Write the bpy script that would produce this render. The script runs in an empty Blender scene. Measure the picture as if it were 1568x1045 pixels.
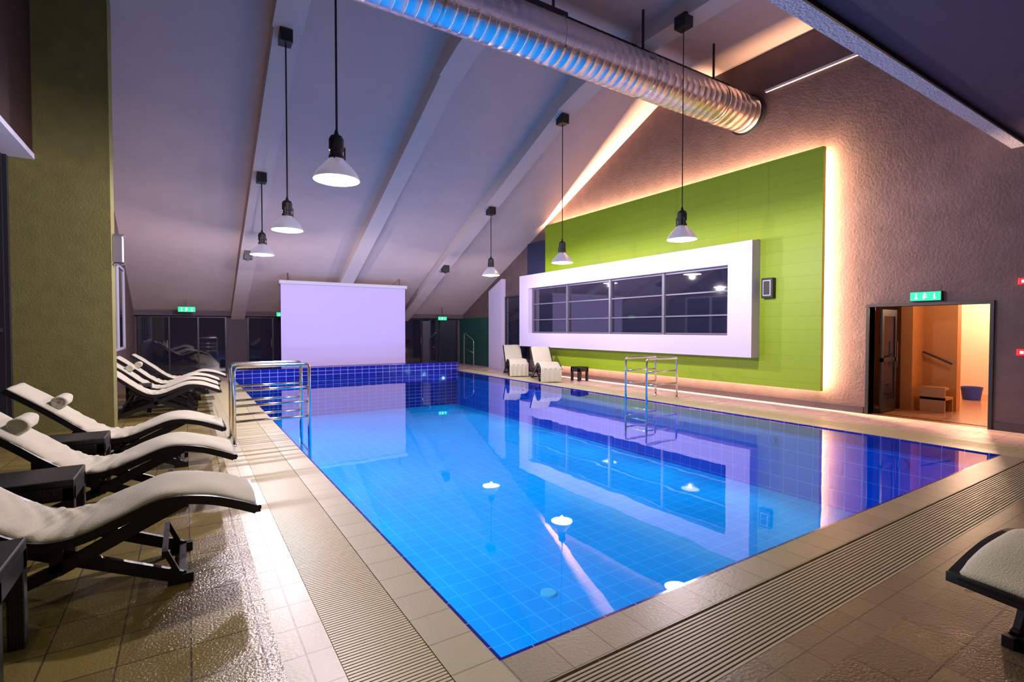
import bpy, bmesh, math, random
from mathutils import Vector, Matrix
random.seed(4)
scene = bpy.context.scene
COL = scene.collection

# ------------------------------------------------------------ materials
def new_mat(name):
    m = bpy.data.materials.new(name); m.use_nodes = True
    nt = m.node_tree
    b = nt.nodes['Principled BSDF']
    return m, nt, b

def mat(name, col, rough=0.5, metal=0.0, nscale=0, nstr=0.0, ndist=0.01, var=0.0, emis=None, estr=0, ior=1.45, detail=4, coat=0, sheen=0):
    m, nt, b = new_mat(name)
    b.inputs['Base Color'].default_value = (*col, 1)
    b.inputs['Roughness'].default_value = rough
    b.inputs['Metallic'].default_value = metal
    b.inputs['IOR'].default_value = ior
    b.inputs['Coat Weight'].default_value = coat
    b.inputs['Sheen Weight'].default_value = sheen
    if emis:
        b.inputs['Emission Color'].default_value = (*emis, 1)
        b.inputs['Emission Strength'].default_value = estr
    if nscale:
        g = nt.nodes.new('ShaderNodeNewGeometry')
        n = nt.nodes.new('ShaderNodeTexNoise'); n.inputs['Scale'].default_value = nscale
        n.inputs['Detail'].default_value = detail
        nt.links.new(g.outputs['Position'], n.inputs['Vector'])
        if nstr:
            bp = nt.nodes.new('ShaderNodeBump'); bp.inputs['Strength'].default_value = nstr
            bp.inputs['Distance'].default_value = ndist
            nt.links.new(n.outputs['Fac'], bp.inputs['Height'])
            nt.links.new(bp.outputs['Normal'], b.inputs['Normal'])
        if var:
            n2 = nt.nodes.new('ShaderNodeTexNoise'); n2.inputs['Scale'].default_value = nscale*0.12
            n2.inputs['Detail'].default_value = 5
            nt.links.new(g.outputs['Position'], n2.inputs['Vector'])
            r = nt.nodes.new('ShaderNodeMapRange')
            r.inputs['From Min'].default_value = .3; r.inputs['From Max'].default_value = .7
            nt.links.new(n2.outputs['Fac'], r.inputs['Value'])
            mx = nt.nodes.new('ShaderNodeMix'); mx.data_type = 'RGBA'
            mx.inputs['A'].default_value = (*[c*(1-var) for c in col], 1)
            mx.inputs['B'].default_value = (*[min(1, c*(1+var)) for c in col], 1)
            nt.links.new(r.outputs['Result'], mx.inputs['Factor'])
            nt.links.new(mx.outputs['Result'], b.inputs['Base Color'])
    return m

def tile_mat(name, c1, c2, mortar, w, h=None, axes='XY', msize=0.004, rough=0.3, bump=0.4, nscale=30, nbump=0.0, off=(0, 0), rvar=0.0, coat=0, spec=.5):
    m, nt, b = new_mat(name)
    h = h or w
    g = nt.nodes.new('ShaderNodeNewGeometry')
    s = nt.nodes.new('ShaderNodeSeparateXYZ'); c = nt.nodes.new('ShaderNodeCombineXYZ')
    nt.links.new(g.outputs['Position'], s.inputs[0])
    for i in range(2):
        a = nt.nodes.new('ShaderNodeMath'); a.operation = 'ADD'; a.inputs[1].default_value = 100*w + off[i]
        nt.links.new(s.outputs[axes[i]], a.inputs[0]); nt.links.new(a.outputs[0], c.inputs[i])
    br = nt.nodes.new('ShaderNodeTexBrick'); br.offset = 0.0; br.squash = 1.0
    nt.links.new(c.outputs[0], br.inputs['Vector'])
    br.inputs['Scale'].default_value = 1
    br.inputs['Brick Width'].default_value = w; br.inputs['Row Height'].default_value = h
    br.inputs['Mortar Size'].default_value = msize; br.inputs['Mortar Smooth'].default_value = .15
    br.inputs['Color1'].default_value = (*c1, 1); br.inputs['Color2'].default_value = (*c2, 1)
    br.inputs['Mortar'].default_value = (*mortar, 1)
    nt.links.new(br.outputs['Color'], b.inputs['Base Color'])
    b.inputs['Roughness'].default_value = rough
    b.inputs['Specular IOR Level'].default_value = spec
    b.inputs['Coat Weight'].default_value = coat
    b.inputs['Coat Roughness'].default_value = .08
    bp = nt.nodes.new('ShaderNodeBump'); bp.inputs['Strength'].default_value = bump; bp.inputs['Distance'].default_value = .004
    inv = nt.nodes.new('ShaderNodeMath'); inv.operation = 'SUBTRACT'; inv.inputs[0].default_value = 1
    nt.links.new(br.outputs['Fac'], inv.inputs[1])
    nt.links.new(inv.outputs[0], bp.inputs['Height'])
    last = bp
    n = nt.nodes.new('ShaderNodeTexNoise'); n.inputs['Scale'].default_value = nscale; n.inputs['Detail'].default_value = 3
    nt.links.new(g.outputs['Position'], n.inputs['Vector'])
    if nbump:
        b2 = nt.nodes.new('ShaderNodeBump'); b2.inputs['Strength'].default_value = nbump; b2.inputs['Distance'].default_value = .004
        nt.links.new(n.outputs['Fac'], b2.inputs['Height']); nt.links.new(bp.outputs['Normal'], b2.inputs['Normal'])
        last = b2
    nt.links.new(last.outputs['Normal'], b.inputs['Normal'])
    if rvar:
        n3 = nt.nodes.new('ShaderNodeTexNoise'); n3.inputs['Scale'].default_value = 1.4; n3.inputs['Detail'].default_value = 4
        nt.links.new(g.outputs['Position'], n3.inputs['Vector'])
        r = nt.nodes.new('ShaderNodeMapRange'); r.inputs['From Min'].default_value = .35; r.inputs['From Max'].default_value = .65
        r.inputs['To Min'].default_value = max(.02, rough-rvar); r.inputs['To Max'].default_value = rough+rvar
        nt.links.new(n3.outputs['Fac'], r.inputs['Value']); nt.links.new(r.outputs['Result'], b.inputs['Roughness'])
    return m

def emit(name, col, s):
    m, nt, b = new_mat(name)
    b.inputs['Base Color'].default_value = (*col, 1)
    b.inputs['Emission Color'].default_value = (*col, 1); b.inputs['Emission Strength'].default_value = s
    return m

M_ceil = mat('ceiling_plaster', (.53, .405, .39), .85, nscale=16, nstr=.15, ndist=.01, var=.03)
M_beam = mat('beam_paint', (.57, .45, .43), .75, nscale=30, nstr=.1)
M_wall = mat('stucco_taupe', (.115, .072, .076), .85, nscale=24, nstr=.4, ndist=.012, var=.13)
M_wallback = mat('stucco_back', (.10, .075, .10), .8, nscale=24, nstr=.3)
M_olive = mat('stucco_olive', (.165, .150, .045), .9, nscale=38, nstr=.5, ndist=.012, var=.10)
M_stucco_l = mat('stucco_light', (.42, .40, .52), .9, nscale=40, nstr=.8, ndist=.02)
M_soffit = mat('soffit_purple', (.065, .05, .10), .8, nscale=20, nstr=.05)
M_green = tile_mat('green_board', (.235, .345, .001), (.225, .335, .001), (.17, .26, .003), 2.4, .28, axes='YZ', msize=.004, rough=.55, bump=.3)
M_white = mat('white_lacquer', (.54, .47, .67), .4, nscale=20, nstr=.03)
M_black = mat('black_metal', (.012, .012, .015), .4)
M_frame = mat('dark_frame', (.02, .02, .028), .35)
M_alum = mat('alu_mullion', (.35, .33, .4), .35, .7)
M_glass = mat('night_glass', (.015, .016, .035), .03, ior=1.9)
M_glassteal = mat('teal_glass', (.01, .03, .035), .08, ior=1.5)
M_steel = mat('polished_steel', (.80, .74, .70), .16, 1.0)
M_duct = mat('duct_foil', (.80, .72, .72), .26, 1.0, nscale=26, nstr=.45, ndist=.010)
M_reflector = mat('lamp_reflector', (.85, .83, .9), .28, .85, emis=(.85, .75, 1), estr=.15)
M_lens = emit('lamp_lens', (1, .93, 1), 14)
M_wood_red = tile_mat('red_wood', (.028, .006, .005), (.02, .005, .004), (.004, .002, .002), 8, .22, axes='YZ', msize=.01, rough=.5)
M_lav = mat('lavender_trim', (.5, .48, .6), .5)
M_screen = mat('screen_fabric', (.53, .44, .77), .9)
M_towel = mat('towel_white', (.47, .44, .335), .95, nscale=120, nstr=.5, ndist=.01, sheen=.15)
M_lframe = mat('lounger_black', (.010, .008, .010), .35, nscale=40, nstr=.1)
M_wicker = tile_mat('wicker_dark', (.035, .028, .03), (.015, .012, .014), (.003, .003, .003), .03, .012, axes='XY', msize=.003, rough=.4, bump=1)
M_wickX = tile_mat('wicker_side', (.04, .032, .035), (.015, .012, .014), (.003, .003, .003), .012, .03, axes='XZ', msize=.003, rough=.4, bump=1)
M_base = mat('baseboard_dark', (.05, .035, .045), .4)
M_door = mat('door_dark', (.025, .018, .02), .35)
M_orange = mat('corridor_orange', (.42, .19, .06), .7, nscale=12, nstr=.1)
M_pinkw = mat('corridor_white', (.75, .52, .38), .7)
M_corf = tile_mat('corridor_floor', (.35, .17, .07), (.32, .15, .07), (.2, .1, .05), .4, rough=.25)
M_woodb = mat('bench_wood', (.35, .16, .06), .5, nscale=10, nstr=.1)
M_signg = emit('sign_green', (.0, .62, .22), 1.0)
M_signw = emit('sign_white', (.75, 1, .85), 1.6)
M_red = emit('alarm_red', (.9, .01, .02), .8)

M_deck_lit = tile_mat('deck_tile_lit', (.23, .185, .050), (.17, .125, .042), (.085, .06, .03), .31, rough=.24, bump=.9, nscale=70, nbump=1.0, rvar=.12, msize=.005)  # left deck under the lamps, brightness mixed into the tile colour
M_deck_dim = tile_mat('deck_tile_near_dim', (.15, .11, .05), (.115, .082, .042), (.055, .04, .028), .31, rough=.30, bump=.9, nscale=70, nbump=1.0, rvar=.12, msize=.005)  # same tile as the left deck, darkened to paint in dimmer light
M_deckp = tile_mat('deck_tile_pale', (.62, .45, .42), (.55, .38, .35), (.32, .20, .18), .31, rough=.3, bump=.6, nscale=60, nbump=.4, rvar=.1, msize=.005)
M_rim_lit = tile_mat('rim_tile_lit', (.44, .40, .255), (.40, .36, .23), (.22, .18, .12), .27, rough=.36, bump=.5, nscale=50, nbump=.3, off=(.05, .0), msize=.004, spec=.4)  # lamp brightness on the side rims painted into the tile
M_rim_dim = tile_mat('rim_tile_near_dim', (.31, .265, .18), (.275, .23, .155), (.15, .12, .085), .27, rough=.36, bump=.5, nscale=50, nbump=.3, off=(.05, .0), msize=.004, spec=.4)  # same rim tile, near run coloured darker where less light falls
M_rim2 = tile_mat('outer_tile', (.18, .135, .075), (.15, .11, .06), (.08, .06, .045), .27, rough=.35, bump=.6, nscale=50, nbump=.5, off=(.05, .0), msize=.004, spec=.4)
M_grate_lit = mat('grate_bar_lit', (.52, .46, .27), .4)  # side grates, lightened in colour to look lamp-lit
M_grate_dim = mat('grate_bar_near_dim', (.36, .31, .22), .4)  # same bars, weaker light along the near edge put into the colour
M_pit = mat('gutter_dark', (.05, .042, .03), .3)
M_cobalt = tile_mat('cobalt_tile_top', (.012, .012, .30), (.01, .01, .26), (.25, .3, .6), .25, rough=.15, axes='XY')
M_cobaltX = tile_mat('cobalt_tile_x', (.008, .012, .24), (.006, .01, .17), (.22, .22, .7), .25, .13, rough=.12, axes='XZ', msize=.008)
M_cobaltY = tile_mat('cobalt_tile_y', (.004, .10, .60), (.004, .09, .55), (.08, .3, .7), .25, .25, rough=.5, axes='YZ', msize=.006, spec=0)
PC1, PC2, PCM = (.001, .33, .78), (.001, .315, .75), (.05, .50, .88)
M_poolf = tile_mat('pool_tile', PC1, PC2, PCM, .25, rough=.8, axes='XY', msize=.005, bump=.1, spec=0)
M_poolX = tile_mat('pool_tile_x', PC1, PC2, PCM, .25, rough=.8, axes='XZ', msize=.006, bump=.1, spec=0)
M_poolY = tile_mat('pool_tile_y', PC1, PC2, PCM, .25, rough=.8, axes='YZ', msize=.006, bump=.1, spec=0)

def water_mat():
    m = bpy.data.materials.new('pool_water'); m.use_nodes = True
    nt = m.node_tree; nt.nodes.clear()
    o = nt.nodes.new('ShaderNodeOutputMaterial')
    mx = nt.nodes.new('ShaderNodeMixShader')
    t = nt.nodes.new('ShaderNodeBsdfTransparent'); t.inputs[0].default_value = (.55, .92, 1, 1)
    gl = nt.nodes.new('ShaderNodeBsdfGlossy'); gl.inputs['Roughness'].default_value = .0
    gl.inputs['Color'].default_value = (1, 1, 1, 1)
    f = nt.nodes.new('ShaderNodeFresnel'); f.inputs['IOR'].default_value = 1.34
    g = nt.nodes.new('ShaderNodeNewGeometry')
    n = nt.nodes.new('ShaderNodeTexNoise'); n.inputs['Scale'].default_value = 1.1; n.inputs['Detail'].default_value = 2
    nt.links.new(g.outputs['Position'], n.inputs['Vector'])
    bp = nt.nodes.new('ShaderNodeBump'); bp.inputs['Strength'].default_value = .10; bp.inputs['Distance'].default_value = .02
    nt.links.new(n.outputs['Fac'], bp.inputs['Height'])
    nt.links.new(bp.outputs['Normal'], gl.inputs['Normal'])
    nt.links.new(f.outputs[0], mx.inputs[0]); nt.links.new(t.outputs[0], mx.inputs[1]); nt.links.new(gl.outputs[0], mx.inputs[2])
    nt.links.new(mx.outputs[0], o.inputs['Surface'])
    return m
M_water = water_mat()

# ------------------------------------------------------------ mesh helpers
def obj_from_bm(name, bm, material, parent=None, smooth=False):
    me = bpy.data.meshes.new(name)
    bmesh.ops.recalc_face_normals(bm, faces=bm.faces[:])
    bm.to_mesh(me); bm.free()
    if smooth:
        for p in me.polygons: p.use_smooth = True
    o = bpy.data.objects.new(name, me); COL.objects.link(o)
    if isinstance(material, (list, tuple)):
        for mm in material: me.materials.append(mm)
    else: me.materials.append(material)
    if parent: o.parent = parent
    return o

def add_box(bm, x0, x1, y0, y1, z0, z1, mi=0):
    vs = [bm.verts.new(p) for p in [(x0,y0,z0),(x1,y0,z0),(x1,y1,z0),(x0,y1,z0),(x0,y0,z1),(x1,y0,z1),(x1,y1,z1),(x0,y1,z1)]]
    for f in [(0,3,2,1),(4,5,6,7),(0,1,5,4),(1,2,6,5),(2,3,7,6),(3,0,4,7)]:
        fc = bm.faces.new([vs[i] for i in f]); fc.material_index = mi
    return vs

def boxes(name, lst, material, parent=None, bevel=0):
    bm = bmesh.new()
    for b in lst: add_box(bm, *b)
    o = obj_from_bm(name, bm, material, parent)
    if bevel:
        md = o.modifiers.new('bevel', 'BEVEL'); md.width = bevel; md.segments = 2
    return o

def prism(name, prof, a0, a1, material, parent=None, axis='X'):
    bm = bmesh.new()
    def P(p, a):
        if axis == 'X': return (a, p[0], p[1])
        if axis == 'Y': return (p[0], a, p[1])
        return (p[0], p[1], a)
    A = [bm.verts.new(P(p, a0)) for p in prof]; B = [bm.verts.new(P(p, a1)) for p in prof]
    n = len(prof)
    bm.faces.new(A); bm.faces.new(B[::-1])
    for i in range(n): bm.faces.new([A[i], B[i], B[(i+1) % n], A[(i+1) % n]])
    return obj_from_bm(name, bm, material, parent)

def add_tube(bm, pts, r, seg=12, caps=True):
    pts = [Vector(p) for p in pts]; rings = []
    prev = None
    for i, p in enumerate(pts):
        if i == 0: t = pts[1]-p
        elif i == len(pts)-1: t = p-pts[i-1]
        else: t = (pts[i+1]-p).normalized()+(p-pts[i-1]).normalized()
        t.normalize()
        if prev is None:
            u = t.orthogonal().normalized()
        else:
            u = prev - t*prev.dot(t)
            u = u.normalized() if u.length > 1e-5 else t.orthogonal().normalized()
        prev = u; v = t.cross(u)
        rings.append([bm.verts.new(p+(u*math.cos(k*2*math.pi/seg)+v*math.sin(k*2*math.pi/seg))*r) for k in range(seg)])
    for a, b in zip(rings[:-1], rings[1:]):
        for k in range(seg): bm.faces.new([a[k], a[(k+1) % seg], b[(k+1) % seg], b[k]])
    if caps: bm.faces.new(rings[0][::-1]); bm.faces.new(rings[-1])

def round_path(pts, rad=.08, n=6):
    pts = [Vector(p) for p in pts]; out = [pts[0]]
    for i in range(1, len(pts)-1):
        a = (pts[i-1]-pts[i]); b = (pts[i+1]-pts[i])
        r = min(rad, a.length*.45, b.length*.45)
        A = pts[i]+a.normalized()*r; B = pts[i]+b.normalized()*r
        for k in range(n+1):
            t = k/n; out.append(A*(1-t)**2+pts[i]*2*t*(1-t)+B*t*t)
    out.append(pts[-1]); return out

def add_lathe(bm, prof, seg=40, origin=(0,0,0), mi=0, closed=False):
    ox, oy, oz = origin; rings = []
    for r, z in prof:
        rings.append([bm.verts.new((ox+r*math.cos(k*2*math.pi/seg), oy+r*math.sin(k*2*math.pi/seg), oz+z)) for k in range(seg)])
    for a, b in zip(rings[:-1], rings[1:]):
        for k in range(seg):
            f = bm.faces.new([a[k], a[(k+1) % seg], b[(k+1) % seg], b[k]]); f.material_index = mi
    if closed:
        bm.faces.new(rings[0][::-1]).material_index = mi; bm.faces.new(rings[-1]).material_index = mi

def empty(name, loc=(0,0,0), rotz=0):
    e = bpy.data.objects.new(name, None); e.empty_display_size = .2
    e.location = loc; e.rotation_euler = (0, 0, rotz); COL.objects.link(e); return e

# ------------------------------------------------------------ layout constants
PX0, PX1, PY0, PY1 = 1.31, 8.95, 2.15, 18.1
RW = 11.1; YB = 22.0; LW = -1.52
R1, G1, R2 = .27, .69, .93    # rim, grate, outer strip offsets

# floor (deck) with pool + gutter hole
boxes('floor', [(-2.6, PX0-R2, -3, YB+.3, -.2, 0)], M_deck_lit)
boxes('floor_near', [(PX0-R2, PX1+R2, -3, PY0-R2, -.2, 0)], M_deck_dim)
boxes('floor_terrace', [(PX1+R2, RW+.3, -3, YB+.3, -.2, 0), (PX0-R2, PX1+R2, PY1+.4, YB+.3, -.2, 0)], M_deckp)
def frame_boxes(o0, o1, z0, z1):
    return [(PX0-o1, PX0-o0, PY0-o1, PY1+.4, z0, z1), (PX1+o0, PX1+o1, PY0-o1, PY1+.4, z0, z1), (PX0-o0, PX1+o0, PY0-o1, PY0-o0, z0, z1)]
boxes('trim_pool_rim', frame_boxes(0.02, R1, -.2, 0.0)[:2]+frame_boxes(G1, R2, -.2, 0.0)[:2], M_rim_lit)
boxes('trim_pool_rim_near', frame_boxes(0.02, R1, -.2, 0.0)[2:], M_rim_dim)
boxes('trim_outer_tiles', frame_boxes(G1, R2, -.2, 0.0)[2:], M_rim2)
boxes('trim_cobalt_edge', frame_boxes(0, .02, -.2, 0.0), M_cobalt)
boxes('gutter_channel', frame_boxes(R1, G1, -.2, -.06), M_pit)
bm = bmesh.new()
y = PY0-R1
while y < PY1+.38:
    for (a, b) in [(PX0-G1, PX0-R1), (PX1+R1, PX1+G1)]:
        add_box(bm, a+.004, b-.004, y, y+.016, -.028, -.002)
    y += .024
for (a, b) in [(PX0-G1, PX0-R1), (PX1+R1, PX1+G1)]:
    for t in (.02, .5, .96):
        xx = a+(b-a)*t
        add_box(bm, xx-.006, xx+.006, PY0-R1, PY1+.38, -.06, -.010)
obj_from_bm('gutter_grating', bm, M_grate_lit)
bm = bmesh.new()
k = 0
while k*.024 < G1-R1-.014:
    yy = PY0-G1+.005+k*.024
    add_box(bm, PX0-G1+.004, PX1+G1-.004, yy, yy+.014, -.028, -.002); k += 1
x = PX0-G1+.1
while x < PX1+G1:
    add_box(bm, x-.006, x+.006, PY0-G1, PY0-R1, -.06, -.010); x += .5
obj_from_bm('gutter_grating.001', bm, M_grate_dim)

# pool basin
PD = -1.3
boxes('pool_floor', [(PX0-.1, PX1+.1, PY0-.1, PY1+.2, PD-.15, PD)], M_poolf)
boxes('pool_wall_left', [(PX0-.1, PX0, PY0, PY1, PD, -.2)], M_poolY)
boxes('pool_wall_right', [(PX1, PX1+.1, PY0, PY1, PD, -.2)], M_cobaltY)
boxes('pool_wall_near', [(PX0, PX1, PY0-.1, PY0, PD, -.2)], M_poolX)
boxes('pool_wall_far', [(PX0-.1, PX1+.1, PY1, PY1+.38, PD, .30)], M_cobaltX)
boxes('trim_pool_wall_cap', [(PX0-.12, PX1+.12, PY1-.02, PY1+.4, .30, .34)], M_cobalt, bevel=.008)
bm = bmesh.new(); bm.faces.new([bm.verts.new(p) for p in [(PX0,PY0,-.015),(PX1,PY0,-.015),(PX1,PY1,-.015),(PX0,PY1,-.015)]])
obj_from_bm('pool_water', bm, M_water)
bm = bmesh.new(); add_lathe(bm, [(.09, 0), (.09, .02), (.075, .025), (.03, .025), (.001, .025)], 24, (3.36, 4.5, PD))
obj_from_bm('pool_drain', bm, mat('drain_blue', (.1, .45, .7), .6))
e = empty('deck_drain', (5.2, 1.0, 0))
boxes('plate', [(-.2, .2, -.07, .07, -.01, .004)], M_rim2, e)
boxes('slots', [(-.18+i*.045, -.155+i*.045, -.055, .055, .004, .006) for i in range(8)], M_pit, e)

# ------------------------------------------------------------ walls
def ceilz(y): return 7.9 if y <= 9.7 else 7.9-.465*(y-9.7)
prism('ceiling', [(2.3, 7.9), (9.7, 7.9), (YB+.3, ceilz(YB+.3)), (YB+.3, ceilz(YB+.3)+.4), (9.8, 8.3), (2.3, 8.3)], -2.6, RW+.3, M_ceil)
D0, D1, DH = 2.81, 4.56, 2.07
prism('wall_right', [(-3, 0), (D0, 0), (D0, DH), (D1, DH), (D1, 0), (YB, 0), (YB, ceilz(YB)), (9.7, 7.9), (-3, 7.9)], RW, RW+.22, M_wall)
boxes('wall_back', [(-2.6, RW+.22, YB, YB+.22, 0, 2.3)], M_wallback)
prism('wall_left', [(11.2, 0), (YB, 0), (YB, ceilz(YB)), (11.2, ceilz(11.2))], LW-.2, LW, M_wall)
boxes('wall_left_near', [(-2.6, -2.4, -3, 11.2, 0, 4.3)], M_glassteal)
boxes('wall_left_upper', [(-2.4, -1.97, -3, 10.7, 4.36, 7.9)], M_wood_red)
boxes('trim_soffit_left', [(-2.4, -1.95, -3, 10.7, 4.28, 4.36)], M_lav)
boxes('trim_window_left', [(-2.4, -2.3, -3+i*1.7-.04, -3+i*1.7+.04, 0, 4.28) for i in range(9)]+[(-2.4, -2.32, -3, 10.7, 1.6, 1.66)], M_frame)
boxes('wall_near', [(-2.6, RW+.22, -3.2, -3, 0, 4.6)], M_wall)
boxes('ceiling_soffit', [(-2.6, RW, -3.2, 2.42, 4.55, 4.8)], M_soffit)
boxes('trim_soffit_beam', [(-1.97, RW, 2.42, 2.6, 4.52, 7.9)], M_stucco_l)
boxes('trim_soffit_edge', [(-1.97, RW, 2.40, 2.42, 4.50, 4.55)], M_black)
# olive column
prism('wall_column', [(10.7, 0), (11.2, 0), (11.2, ceilz(11.2)), (10.7, ceilz(10.7))], -2.25, -1.03, M_olive)
boxes('trim_column_fin', [(-2.4, -2.25, 10.6, 10.7, 0, 4.28)], M_frame)

def window(name, x0, x1, z0, z1, y, n, transom=None):
    e = empty(name)
    boxes('glass', [(x0, x1, y-.02, y-.01, z0, z1)], M_glass, e)
    t = .05
    fr = [(x0, x1, y-.07, y, z1-t, z1), (x0, x1, y-.07, y, z0, z0+t)]
    for i in range(n+1):
        xx = x0+(x1-x0)*i/n
        fr.append((xx-t/2, xx+t/2, y-.075, y, z0+.001, z1-.001))
    if transom: fr.append((x0, x1, y-.06, y, transom, transom+.04))
    boxes('frame', fr, M_frame, e)
    hs = [(x0+(x1-x0)*i/n-.07, x0+(x1-x0)*i/n-.05, y-.12, y-.1, .95, 1.25) for i in range(1, n, 2)]
    if hs: boxes('handles', hs, M_steel, e)
    return e
window('window_1', -1.4, 1.25, 0.02, 2.12, YB, 3)
window('window_2', 2.0, 4.6, 0.02, 2.12, YB, 3)
window('window_3', 5.2, 7.7, 0.02, 2.12, YB, 3)
window('window_4', 8.2, 10.9, 0.02, 2.12, YB, 3)
boxes('trim_back_beam', [(LW, RW, YB-.35, YB, 2.13, 2.3)], M_wallback)
e = empty('window_5')
boxes('glass', [(LW+.005, LW+.01, 12.2, 18.4, 1.15, 3.3)], M_glass, e)
boxes('frame', [(LW, LW+.04, 12.2+i*1.55-.05, 12.2+i*1.55+.05, 1.1, 3.35) for i in range(5)]+[(LW, LW+.035, 12.2, 18.4, 3.3, 3.38), (LW, LW+.035, 12.2, 18.4, 1.08, 1.15)], M_lav, e)

def beam(name, xc, w=.46):
    e = empty(name)
    prism('soffit_run', [(2.6, 7.55), (9.45, 7.55), (21.9, 2.02), (YB, 2.0), (YB, ceilz(YB)+.02), (9.7, 7.92), (2.6, 7.92)], xc-w/2, xc+w/2, M_beam, e)
    prism('haunch', [(8.6, 7.551), (9.45, 7.40), (10.3, 7.17), (10.3, 7.3), (9.4, 7.7), (8.6, 7.7)], xc-w/2-.03, xc+w/2+.03, M_beam, e)
beam('ceiling_beam', 1.65); beam('ceiling_beam.001', 4.97); beam('ceiling_beam.002', 8.22)
boxes('ridge_beam', [(-1.97, RW, 7.65, 7.95, 7.15, 7.56)], M_black)
boxes('trim_wall_ledge', [(RW-.06, RW, 2.6, 6.7, 6.98, 7.03)], M_stucco_l)

# green panel
e = empty('green_wall_panel')
boxes('board', [(10.86, 10.96, 5.33, 14.77, .38, 5.34)], M_green, e)
boxes('batten', [(10.96, RW-.002, 5.9, 6.0, .8, 4.9), (10.96, RW-.002, 9.9, 10.0, .8, 4.9), (10.96, RW-.002, 14.1, 14.2, .8, 4.9)], M_black, e)
# white projecting window frame
e = empty('window_6')
FX = 10.55
y0, y1, z0, z1 = 6.65, 15.98, 1.01, 3.62; iy0, iy1, iz0, iz1 = 7.25, 15.4, 1.5, 3.13
boxes('surround', [(FX, 10.86, y0, iy0, z0, z1), (FX, 10.86, iy1, y1, z0, z1), (FX, 10.86, iy0, iy1, z0, iz0), (FX, 10.86, iy0, iy1, iz1, z1)], M_white, e)
boxes('surround_return', [(10.86, RW, 14.8, y1, z0, z1)], M_white, e)
boxes('glass', [(10.80, 10.81, iy0, iy1, iz0, iz1)], M_glass, e)
boxes('pane_backing', [(10.815, 10.86, iy0, iy1, iz0, iz1)], M_frame, e)
bars = []
for i in range(5):
    yy = iy0+(iy1-iy0)*i/4; bars.append((10.72, 10.80, yy-.04, yy+.04, iz0+.001, iz1-.001))
for zz in (iz0+.03, iz0+.48, iz0+1.05, iz1-.03):
    bars.append((10.75, 10.80, iy0, iy1, zz-.018, zz+.018))
boxes('mullions', bars, mat('mullion_dark', (.13, .12, .17), .4), e)
prism('wall_fin_white', [(17.85, 0), (18.9, 0), (18.9, 3.25), (17.85, 3.7)], 10.9, RW, M_white)
e = empty('door_2')
boxes('leaf', [(RW-.03, RW-.005, 16.15, 17.75, 0.02, 2.9)], M_glass, e)
boxes('frame', [(RW-.06, RW, 16.1, 16.17, 0.01, 2.95), (RW-.06, RW, 17.73, 17.8, 0.01, 2.95), (RW-.06, RW, 16.1, 17.8, 2.9, 2.97)]+[(RW-.05, RW, 16.17, 17.73, .5+i*.45, .53+i*.45) for i in range(5)], M_frame, e)
boxes('wall_upper_navy', [(RW-.04, RW, 14.78, 16.2, 3.63, 4.9)], mat('navy_section', (.02, .025, .07), .6))  # dark navy slab over this part of the gable wall
boxes('wall_stair_green', [(RW-.05, RW, 18.95, 21.9, 0, 2.15)], mat('stair_green', (.01, .06, .05), .5))
boxes('baseboard_right', [(RW-.025, RW, D1+.08, 16.08, 0, .13), (RW-.025, RW, -3, D0-.08, 0, .13)], M_base)

e = empty('stair_handrail', (10.55, 19.6, 0))
bm = bmesh.new()
add_tube(bm, round_path([(0, 0, 0), (0, 0, 1.15), (0, .9, 1.5), (0, .9, 0)], .12), .022)
add_tube(bm, [(0, 0, .6), (0, .9, .8)], .016)
obj_from_bm('rail', bm, M_steel, e, True)

# ------------------------------------------------------------ screen
e = empty('projection_screen')
boxes('fabric', [(2.74, 7.2, 19.0, 19.02, .36, 3.2)], M_screen, e)
boxes('casing', [(2.68, 7.27, 18.93, 19.08, 3.2, 3.33)], M_lav, e, .02)
boxes('bottom_bar', [(2.74, 7.2, 18.985, 19.035, .32, .37)], M_screen, e)
boxes('hangers', [(2.95, 2.98, 18.98, 19.01, 3.33, ceilz(19)+.05), (6.95, 6.98, 18.98, 19.01, 3.33, ceilz(19)+.05)], M_black, e)

# ------------------------------------------------------------ duct
e = empty('ventilation_duct')
bm = bmesh.new(); seg = 56; R = .40; dy, dz = 7.14, 6.62
prof = []
x = -1.97
while x < RW-.02:
    prof += [(x, R), (x+.155, R), (x+.160, R+.004), (x+.168, R+.004), (x+.173, R)]
    x += .18
rings = []
rnd = random.Random(2)
for xx, r in prof:
    if xx > RW: break
    rr = r+rnd.uniform(-.0007, .0007)
    rings.append([bm.verts.new((xx, dy+rr*math.cos(k*2*math.pi/seg), dz+rr*math.sin(k*2*math.pi/seg))) for k in range(seg)])
for a, b in zip(rings[:-1], rings[1:]):
    for k in range(seg): bm.faces.new([a[k], a[(k+1) % seg], b[(k+1) % seg], b[k]])
obj_from_bm('tube', bm, M_duct, e, True)
bm = bmesh.new()
add_tube(bm, [(RW-.10, dy, dz), (RW, dy, dz)], R+.05, 48)
for xx in (1, 3.2, 5.4, 7.6, 9.8):
    add_box(bm, xx, xx+.03, dy-.02, dy+.02, dz+R, 7.9)
add_box(bm, 4.1, 5.7, dy-.05, dy+.28, dz+R-.01, dz+R+.17)
obj_from_bm('collar', bm, M_black, e)
bm = bmesh.new()
for xx in (1, 3.2, 5.4, 7.6, 9.8):
    add_tube(bm, [(xx, dy, dz), (xx+.04, dy, dz)], R+.014, 48)
obj_from_bm('straps', bm, M_steel, e)

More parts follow.
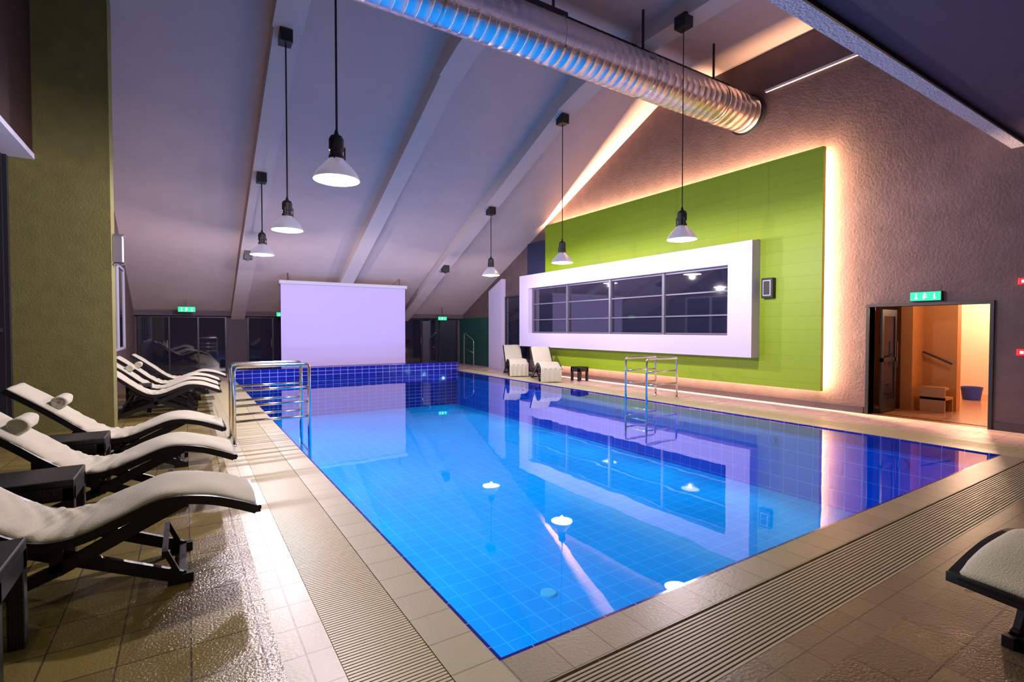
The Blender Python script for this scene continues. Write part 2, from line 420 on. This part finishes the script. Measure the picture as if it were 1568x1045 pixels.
# ------------------------------------------------------------ pendants
def pendant(x, y, ztop, zl, power):
    e = empty('pendant_lamp', (x, y, zl))
    H = ztop-zl
    bm = bmesh.new()
    add_lathe(bm, [(.275, 0), (.27, .03), (.25, .075), (.21, .13), (.165, .18), (.12, .225), (.09, .26)], 40)
    add_lathe(bm, [(.088, .26), (.118, .222), (.16, .175), (.205, .126), (.245, .072), (.265, .03), (.275, 0)], 40)
    obj_from_bm('reflector', bm, M_reflector, e, True)
    bm = bmesh.new()
    add_lathe(bm, [(.05, .25), (.092, .26), (.092, .30), (.075, .31), (.075, .36), (.09, .37), (.09, .50), (.07, .54), (.03, .56), (.015, .62)], 28, closed=True)
    for a in range(3):
        t = a*2.1; add_box(bm, .1*math.cos(t)-.008, .1*math.cos(t)+.008, .1*math.sin(t)-.008, .1*math.sin(t)+.008, .24, .42)
    obj_from_bm('socket', bm, M_black, e)
    bm = bmesh.new(); add_tube(bm, [(0, 0, .6), (0, 0, H-.1)], .009, 8)
    add_tube(bm, [(.014, .004, .6), (.014, .004, H-.1)], .005, 6)
    obj_from_bm('cable', bm, M_black, e)
    boxes('mount_box', [(-.11, .11, -.13, .13, H-.2, H+.03)], M_black, e)
    bm = bmesh.new(); add_lathe(bm, [(.001, -.03), (.09, -.026), (.18, -.012), (.25, .004), (.262, .02)], 40)
    obj_from_bm('lens', bm, M_lens, e, True)
    l = bpy.data.lights.new('bulb_light', 'POINT'); l.energy = power; l.color = (1.0, .85, .93); l.shadow_soft_size = .04
    lo = bpy.data.objects.new('bulb_light', l); lo.location = (0, 0, -.08); lo.parent = e; COL.objects.link(lo)
def bb(y): return 7.55 if y < 9.45 else 7.55-.444*(y-9.45)
for x, y in [(1.6, 6.55), (1.62, 10.35), (1.62, 14.1)]:
    pendant(x, y, bb(y), 3.5, 330)
for x, y in [(8.02, 6.5), (8.22, 10.44), (8.22, 14.1)]:
    pendant(x, y, bb(y), 3.36, 260)
for x, y in [(1.62, 17.5), (8.22, 17.5)]:
    e = empty('ceiling_junction_box', (x, y, bb(y)))
    boxes('box', [(-.11, .11, -.13, .13, -.2, .06)], M_black, e)
    boxes('gland', [(-.03, .03, -.03, .03, -.24, -.2)], M_frame, e)

# ------------------------------------------------------------ LED lights round panel
def area(name, loc, rot, sx, sy, energy, col):
    l = bpy.data.lights.new(name, 'AREA'); l.shape = 'RECTANGLE'; l.size = sx; l.size_y = sy; l.energy = energy; l.color = col
    o = bpy.data.objects.new(name, l); o.location = loc; o.rotation_euler = rot; COL.objects.link(o); return o
WARM = (1, .60, .33)
lx = 11.0
area('led_strip_top', (lx, 10.05, 5.12), (math.pi, 0, 0), .05, 9.2, 650, WARM)
area('led_strip_side', (lx, 5.48, 2.86), (math.radians(-90), 0, 0), .05, 4.8, 360, WARM)
area('led_strip_bottom', (lx, 10.05, .52), (0, 0, 0), .05, 9.2, 190, (1, .64, .42))

# ------------------------------------------------------------ loungers
PROF = [(0, .43), (.13, .49), (.28, .545), (.45, .575), (.58, .565), (.75, .50), (.92, .435), (1.05, .415), (1.18, .44), (1.35, .55), (1.55, .72), (1.75, .88), (1.95, 1.03)]
def catmull(P, n=5):
    out = []
    for i in range(len(P)-1):
        p0 = P[max(i-1, 0)]; p1 = P[i]; p2 = P[i+1]; p3 = P[min(i+2, len(P)-1)]
        for k in range(n):
            t = k/n
            out.append(tuple(.5*((2*p1[j])+(-p0[j]+p2[j])*t+(2*p0[j]-5*p1[j]+4*p2[j]-p3[j])*t*t+(-p0[j]+3*p1[j]-3*p2[j]+p3[j])*t**3) for j in range(2)))
    out.append(P[-1]); return out
CP = catmull(PROF, 8)
def strip(bm, pts, y0, y1, th, off=0, ny=1, wob=0, seed=0):
    n = len(pts)
    tops, bots = [], []
    for i, (x, z) in enumerate(pts):
        a = pts[max(i-1, 0)]; b = pts[min(i+1, n-1)]
        t = Vector((b[0]-a[0], b[1]-a[1])).normalized(); nx, nz = -t.y, t.x
        if nz < 0: nx, nz = -nx, -nz
        T, B = [], []
        for j in range(ny+1):
            v = j/ny; yy = y0+(y1-y0)*v
            edge = 0
            if ny > 2:
                edge = -.025*(abs(2*v-1)**8)
            if n > 8 and ny > 2 and (i < 1 or i > n-2): edge -= .015
            w = wob*(math.sin(x*19+yy*9+seed)+math.sin(x*9-yy*17+seed*2)) if wob else 0
            if wob and .75 < x < 1.55:   # towel creases around the seat
                env = math.sin((x-.75)/.8*math.pi)
                w += wob*env*(2.4*math.sin(x*52+4*math.sin(yy*7+seed)+seed*3)+1.5*math.sin(x*83-yy*30+seed))
            T.append(bm.verts.new((x+nx*(off+w+edge), yy, z+nz*(off+w+edge))))
            B.append(bm.verts.new((x+nx*(off-th), yy, z+nz*(off-th))))
        tops.append(T); bots.append(B)
    for i in range(n-1):
        for j in range(ny):
            bm.faces.new([tops[i][j], tops[i+1][j], tops[i+1][j+1], tops[i][j+1]])
            bm.faces.new([bots[i][j], bots[i][j+1], bots[i+1][j+1], bots[i+1][j]])
        bm.faces.new([tops[i][0], bots[i][0], bots[i+1][0], tops[i+1][0]])
        bm.faces.new([tops[i][ny], tops[i+1][ny], bots[i+1][ny], bots[i][ny]])
    for i in (0, n-1):
        for j in range(ny):
            bm.faces.new([tops[i][j], tops[i][j+1], bots[i][j+1], bots[i][j]])
def bar(bm, p, q, y, w=.04, t=.055):
    d = Vector((q[0]-p[0], q[1]-p[1])).normalized(); n = Vector((-d.y, d.x))*t/2
    c = [(p[0]+n.x, p[1]+n.y), (q[0]+n.x, q[1]+n.y), (q[0]-n.x, q[1]-n.y), (p[0]-n.x, p[1]-n.y)]
    A = [bm.verts.new((a, y-w/2, b)) for a, b in c]; B = [bm.verts.new((a, y+w/2, b)) for a, b in c]
    bm.faces.new(A[::-1]); bm.faces.new(B)
    for i in range(4): bm.faces.new([A[i], A[(i+1) % 4], B[(i+1) % 4], B[i]])
NL = [0]
def lounger(x, y, rotz, towel=False, drape=False):
    NL[0] += 1
    e = empty('sun_lounger', (x, y, 0), rotz)
    bm = bmesh.new()
    strip(bm, CP[1:], -.315, .315, .035, off=.035, ny=24, wob=.0032, seed=NL[0])
    if drape:   # towel hanging over the foot end
        n = 24; rows = []
        for r, (px, pz) in enumerate([(.02, .475), (-.02, .45), (-.035, .38), (-.03, .25), (-.035, .10), (-.03, .03)]):
            rows.append([bm.verts.new((px+.012*math.sin(j*1.1)*(r/5), -.325+.65*j/n, pz)) for j in range(n+1)])
        for a, b in zip(rows[:-1], rows[1:]):
            for j in range(n): bm.faces.new([a[j], a[j+1], b[j+1], b[j]])
    obj_from_bm('cushion', bm, M_towel, e, True)
    bm = bmesh.new()
    for s in (-1, 1):
        yc = s*.325
        strip(bm, CP, yc-.022, yc+.022, .055, off=.008)
    for i in range(0, len(CP), 6):
        px, pz = CP[i]; add_box(bm, px-.025, px+.025, -.3, .3, pz-.03, pz-.005)
    add_box(bm, -.015, .02, -.345, .345, CP[0][1]-.035, CP[0][1]+.012)
    for s in (-1, 1):
        yo = s*.325
        bar(bm, (.45, .04), (1.45, .50), yo+s*(-.045), .035, .075)
        bar(bm, (.42, .55), (1.05, .25), yo, .035, .075)
        bar(bm, (1.05, .25), (1.66, .035), yo, .035, .07)
        bar(bm, (1.05, .40), (1.05, .24), yo, .035, .06)
        add_box(bm, .38, .52, yo-s*.045-.025, yo-s*.045+.025, 0, .06)
        add_box(bm, 1.60, 1.72, yo-.025, yo+.025, 0, .05)
        add_tube(bm, [(.98, yo-.035, .285), (.98, yo+.035, .285)], .035)
        bar(bm, (1.36, .52), (1.62, .06), yo-s*.02, .025, .03)
        bar(bm, (.47, .08), (.53, .22), yo-s*.045, .03, .03)
    add_box(bm, .42, .46, -.3, .3, .02, .06)
    add_box(bm, .52, .55, -.3, .3, .19, .23)
    add_box(bm, 1.63, 1.67, -.32, .32, .02, .06)
    add_box(bm, .55, .60, -.3, .3, .44, .48)
    obj_from_bm('frame', bm, M_lframe, e)
    if towel:
        bm = bmesh.new()
        seg = 30; L = .2; CX, CZ = 1.56, .85
        rings = []
        for j, yy in enumerate([-L, -L*.97, -L*.5, 0, L*.5, L*.97, L]):
            r0 = .07 if abs(yy) < L*.99 else .056
            rings.append([bm.verts.new((CX+(r0+.006*math.sin(3*a+j))*math.cos(a), yy, CZ+(r0*.9)*math.sin(a))) for a in [k*2*math.pi/seg for k in range(seg)]])
        for a, b in zip(rings[:-1], rings[1:]):
            for k in range(seg): bm.faces.new([a[k], a[(k+1) % seg], b[(k+1) % seg], b[k]])
        for ri in (0, -1):
            prev = rings[ri]
            for rr, dd in ((.75, .012), (.5, 0), (.25, .012)):
                cur = [bm.verts.new((CX+.06*rr*math.cos(k*2*math.pi/seg), (-L if ri == 0 else L)+(dd if ri == 0 else -dd), CZ+.055*rr*math.sin(k*2*math.pi/seg))) for k in range(seg)]
                for k in range(seg): bm.faces.new([prev[k], prev[(k+1) % seg], cur[(k+1) % seg], cur[k]])
                prev = cur
            bm.faces.new(prev)
        obj_from_bm('rolled_towel', bm, M_towel, e, True)
    return e
P = math.pi
lounger(.40, 4.2, P)
lounger(.38, 5.88, P, True)
lounger(.38, 7.5, P, True)
lounger(.55, 11.9, P)
lounger(.58, 13.0, P, True)
lounger(.65, 14.1, P, True)
lounger(.85, 15.3, P)
lounger(3.12, .61, math.radians(-12))
lounger(9.42, 12.5, math.atan2(.89, .42), drape=True)
lounger(9.62, 14.6, math.atan2(.89, .42), drape=True)

def table(x0, x1, y0, y1, h=.56):
    cx, cy = (x0+x1)/2, (y0+y1)/2; e = empty('wicker_side_table', (cx, cy, 0)); a, b = (x1-x0)/2, (y1-y0)/2
    boxes('top', [(-a, a, -b, b, h-.05, h)], M_wicker, e, .008)
    boxes('apron', [(-a, a, -b, -b+.04, h-.15, h-.05), (-a, a, b-.04, b, h-.15, h-.05), (-a, -a+.04, -b+.04, b-.04, h-.15, h-.05), (a-.04, a, -b+.04, b-.04, h-.15, h-.05)], M_wickX, e)
    boxes('legs', [(sx*(a-.035)-.035, sx*(a-.035)+.035, sy*(b-.035)-.035, sy*(b-.035)+.035, 0, h-.05) for sx in (-1, 1) for sy in (-1, 1)], M_wickX, e, .006)
table(-1.25, -.72, 3.1, 3.6)
table(-1.25, -.70, 4.80, 5.30)
table(-1.25, -.70, 6.45, 6.93)
table(-1.0, -.6, 12.27, 12.62)
table(10.35, 10.75, 12.3, 12.7, .45)

# ------------------------------------------------------------ pool rails
def pool_rail(xa, xb, ya, yb, h, bars):
    cx, cy = (xa+xb)/2, (ya+yb)/2
    e = empty('pool_ladder_rail', (cx, cy, 0)); bm = bmesh.new()
    for yy in (ya-cy, yb-cy):
        a, b = xa-cx, xb-cx
        za = -.8 if (PX0 < xa < PX1) else 0; zb = -.8 if (PX0 < xb < PX1) else 0
        add_tube(bm, round_path([(a, yy, za), (a, yy, h), (b, yy, h), (b, yy, zb)], .07), .025, 14)
        for z in bars: add_tube(bm, [(a, yy, z), (b, yy, z)], .019, 10)
        for (q, zz) in ((a, za), (b, zb)):
            if zz == 0: add_lathe(bm, [(.05, .001), (.05, .012), (.024, .03)], 20, (q, yy, 0))
    q = (xb-cx) if (PX0 < xb < PX1) else (xa-cx)
    for z in (-.2, -.45, -.7): add_tube(bm, [(q, ya-cy, z), (q, yb-cy, z)], .02, 10)
    obj_from_bm('rail', bm, M_steel, e, True)
pool_rail(.55, 1.55, 8.1, 8.75, 1.12, (.78, .56, .34))
pool_rail(8.82, 9.85, 8.1, 8.75, .96, (.66, .36))

# ------------------------------------------------------------ signs etc.
def exit_sign(loc, rotz, w=.5, h=.17, drop=0):
    e = empty('exit_sign', loc, rotz)
    boxes('housing', [(-w/2-.01, w/2+.01, -.03, .03, -h/2-.01, h/2+.01)], M_frame, e)
    boxes('face', [(-w/2, w/2, -.035, -.03, -h/2, h/2)], M_signg, e)
    u = h/10
    pic = []
    for cx in (-w*.3, w*.3):
        pic += [(cx-u*1.4, cx+u*1.4, -.037, -.035, -3*u, -2*u), (cx-u*.5, cx+u*.5, -.037, -.035, -2*u, 3*u)]
    pic += [(-u*2.2, -u*.6, -.037, -.035, -3.4*u, 1*u), (-u*2, u*1.5, -.037, -.035, 1*u, 1.8*u), (-u*.3, u*1.9, -.037, -.035, -1.5*u, -.6*u), (-u*.9, u*.4, -.037, -.035, 2.3*u, 3.6*u)]
    boxes('pictogram', pic, M_signw, e)
    if drop: boxes('rod', [(-.01, .01, -.01, .01, h/2, h/2+drop)], M_frame, e)
exit_sign((RW-.03, 3.67, 2.23), math.radians(-90), .44, .15)
exit_sign((0.02, 21.0, 2.33), 0, .5, .17, .25)
exit_sign((9.7, 21.0, 2.12), 0, .42, .15, .42)
exit_sign((3.1, 21.0, 2.2), 0, .45, .15, .38)
e = empty('wall_speaker', (10.86, 6.42, 2.55))
boxes('case', [(-.12, 0, -.13, .13, -.22, .22)], M_black, e, .01)
boxes('grille', [(-.13, -.12, -.09, .09, -.17, .17)], M_alum, e)
boxes('grille_core', [(-.135, -.13, -.07, .07, -.15, .15)], M_black, e)
e = empty('wall_sconce', (-1.03, 10.95, 3.0))
boxes('body', [(0, .14, -.1, .1, -.24, .24)], M_alum, e, .01)
boxes('plate', [(0, .16, -.11, .11, .22, .25), (0, .16, -.11, .11, -.25, -.22)], M_steel, e)
for z in (2.4, 1.28):
    e = empty('fire_alarm_point', (RW, 2.42, z))
    boxes('case', [(-.04, 0.001, -.06, .06, -.05, .05)], M_red, e, .005)
    boxes('button', [(-.045, -.04, -.02, .02, -.02, .02)], M_signw, e)

# ------------------------------------------------------------ doorway + corridor
e = empty('door_1')
boxes('frame', [(RW-.03, RW+.25, D0-.05, D0, 0, DH+.05), (RW-.03, RW+.25, D1, D1+.05, 0, DH+.05), (RW-.03, RW+.25, D0, D1, DH, DH+.05)], M_door, e)
boxes('leaf_stiles', [(RW+.3, RW+.95, D1-.10, D1-.06, .02, .25), (RW+.3, RW+.95, D1-.10, D1-.06, 1.9, 2.03), (RW+.3, RW+.38, D1-.10, D1-.06, .25, 1.9), (RW+.87, RW+.95, D1-.10, D1-.06, .25, 1.9), (RW+.3, RW+.95, D1-.10, D1-.06, 1.0, 1.08)], M_door, e)
boxes('leaf_glass', [(RW+.38, RW+.87, D1-.085, D1-.075, .25, 1.9)], M_glass, e)
boxes('leaf_handle', [(RW+.82, RW+.84, D1-.16, D1-.14, .9, 1.4)], M_steel, e)
boxes('corridor_floor', [(RW+.22, 17, 1.2, 6.0, -.15, 0), (RW, RW+.22, D0, D1, -.05, .002)], M_corf)
boxes('corridor_wall_end', [(16.8, 17, 1.2, 6.0, 0, 2.7)], M_pinkw)
boxes('corridor_wall_far', [(RW+.22, 16.8, 5.6, 5.8, 0, 2.7)], M_orange)
boxes('corridor_wall_side', [(RW+.22, 16.8, 1.2, 1.4, 0, 2.7)], M_pinkw)
boxes('corridor_ceiling', [(RW+.22, 17, 1.2, 5.8, 2.6, 2.7)], M_pinkw)
boxes('corridor_partition', [(12.9, 13.1, 3.75, 5.6, 0, 2.6), (12.35, 12.9, 4.3, 4.5, 0, 2.6)], M_orange)
e = empty('corridor_bench', (12.62, 3.98, 0))
boxes('seat', [(-.22, .22, -.2, .2, .25, .30), (-.22, .0, -.2, .2, .45, .50)], M_woodb, e)
boxes('legs', [(-.22, -.18, -.2, .2, 0, .45), (.18, .22, -.2, .2, 0, .25)], M_woodb, e)
e = empty('corridor_handrail', (12.82, 4.0, 1.1)); bm = bmesh.new()
add_tube(bm, [(0, -.2, -.15), (0, .28, .08)], .02); add_tube(bm, [(0, -.1, -.11), (.09, -.1, -.11)], .012); obj_from_bm('rail', bm, M_door, e)
e = empty('storage_tub', (15.4, 4.2, 0))
bm = bmesh.new(); add_lathe(bm, [(.16, 0), (.2, .28), (.21, .3), (.19, .3), (.15, .02)], 24, closed=True); obj_from_bm('tub', bm, mat('blue_plastic', (.02, .05, .4), .4), e)
M_shade = emit('warm_shade', (1, .65, .3), 4)
for loc, en in [((13.9, 2.9, 2.45), 80), ((15.6, 4.2, 2.45), 120), ((11.9, 3.2, 2.45), 26)]:
    e = empty('corridor_ceiling_light', loc)
    bm = bmesh.new(); add_lathe(bm, [(.12, .15), (.14, .1), (.12, .06), (.02, .05)], 24, closed=True); obj_from_bm('shade', bm, M_shade, e)
    l = bpy.data.lights.new('lamp', 'POINT'); l.energy = en; l.color = (1, .68, .46); l.shadow_soft_size = .1
    lo = bpy.data.objects.new('lamp', l); lo.parent = e; lo.location = (0, 0, -.1); COL.objects.link(lo)

# ------------------------------------------------------------ other lights
for i in range(8):
    for x, en in ((PX0+.1, 60), (PX1-.1, 38)):
        y = 3.2+i*2.0
        e = empty('underwater_light', (x, y, -.36))
        s = 1 if x < 5 else -1
        bm = bmesh.new(); add_tube(bm, [(-.095*s, 0, 0), (-.05*s, 0, 0)], .07, 24); obj_from_bm('bezel', bm, M_lav if s == 1 else M_cobaltY, e)
        l = bpy.data.lights.new('lamp', 'SPOT'); l.energy = en; l.color = (.7, .92, 1); l.spot_size = math.radians(165); l.spot_blend = 1; l.shadow_soft_size = .05
        lo = bpy.data.objects.new('lamp', l); lo.parent = e; lo.rotation_euler = (0, math.radians(-88*s), 0); lo.location = (0.02*s, 0, 0); COL.objects.link(lo)
for (x, y) in [(-.9, 1.2), (1.5, .8), (5.5, .4)]:
    e = empty('recessed_downlight', (x, y, 4.55))
    bm = bmesh.new(); add_lathe(bm, [(.09, 0), (.11, -.012), (.12, 0)], 24); obj_from_bm('ring', bm, M_steel, e)
    l = bpy.data.lights.new('lamp', 'AREA'); l.shape = 'DISK'; l.size = .16; l.energy = 14; l.color = (1, .84, .42)
    lo = bpy.data.objects.new('lamp', l); lo.parent = e; lo.location = (0, 0, -.02); COL.objects.link(lo)

wd = bpy.data.worlds.new('night'); scene.world = wd; wd.use_nodes = True
wd.node_tree.nodes['Background'].inputs[0].default_value = (.05, .05, .12, 1)
wd.node_tree.nodes['Background'].inputs[1].default_value = .3

# ------------------------------------------------------------ camera
cd = bpy.data.cameras.new('camera'); cd.sensor_width = 36; cd.lens = 17.9; cd.clip_start = .05
co = bpy.data.objects.new('camera', cd); COL.objects.link(co)
co.location = (0, 0, 1.65)
co.rotation_euler = (math.radians(90-1.36), 0, math.radians(-32.6))
scene.camera = co
scene.view_settings.view_transform = 'Standard'
scene.view_settings.look = 'None'
scene.view_settings.exposure = .52
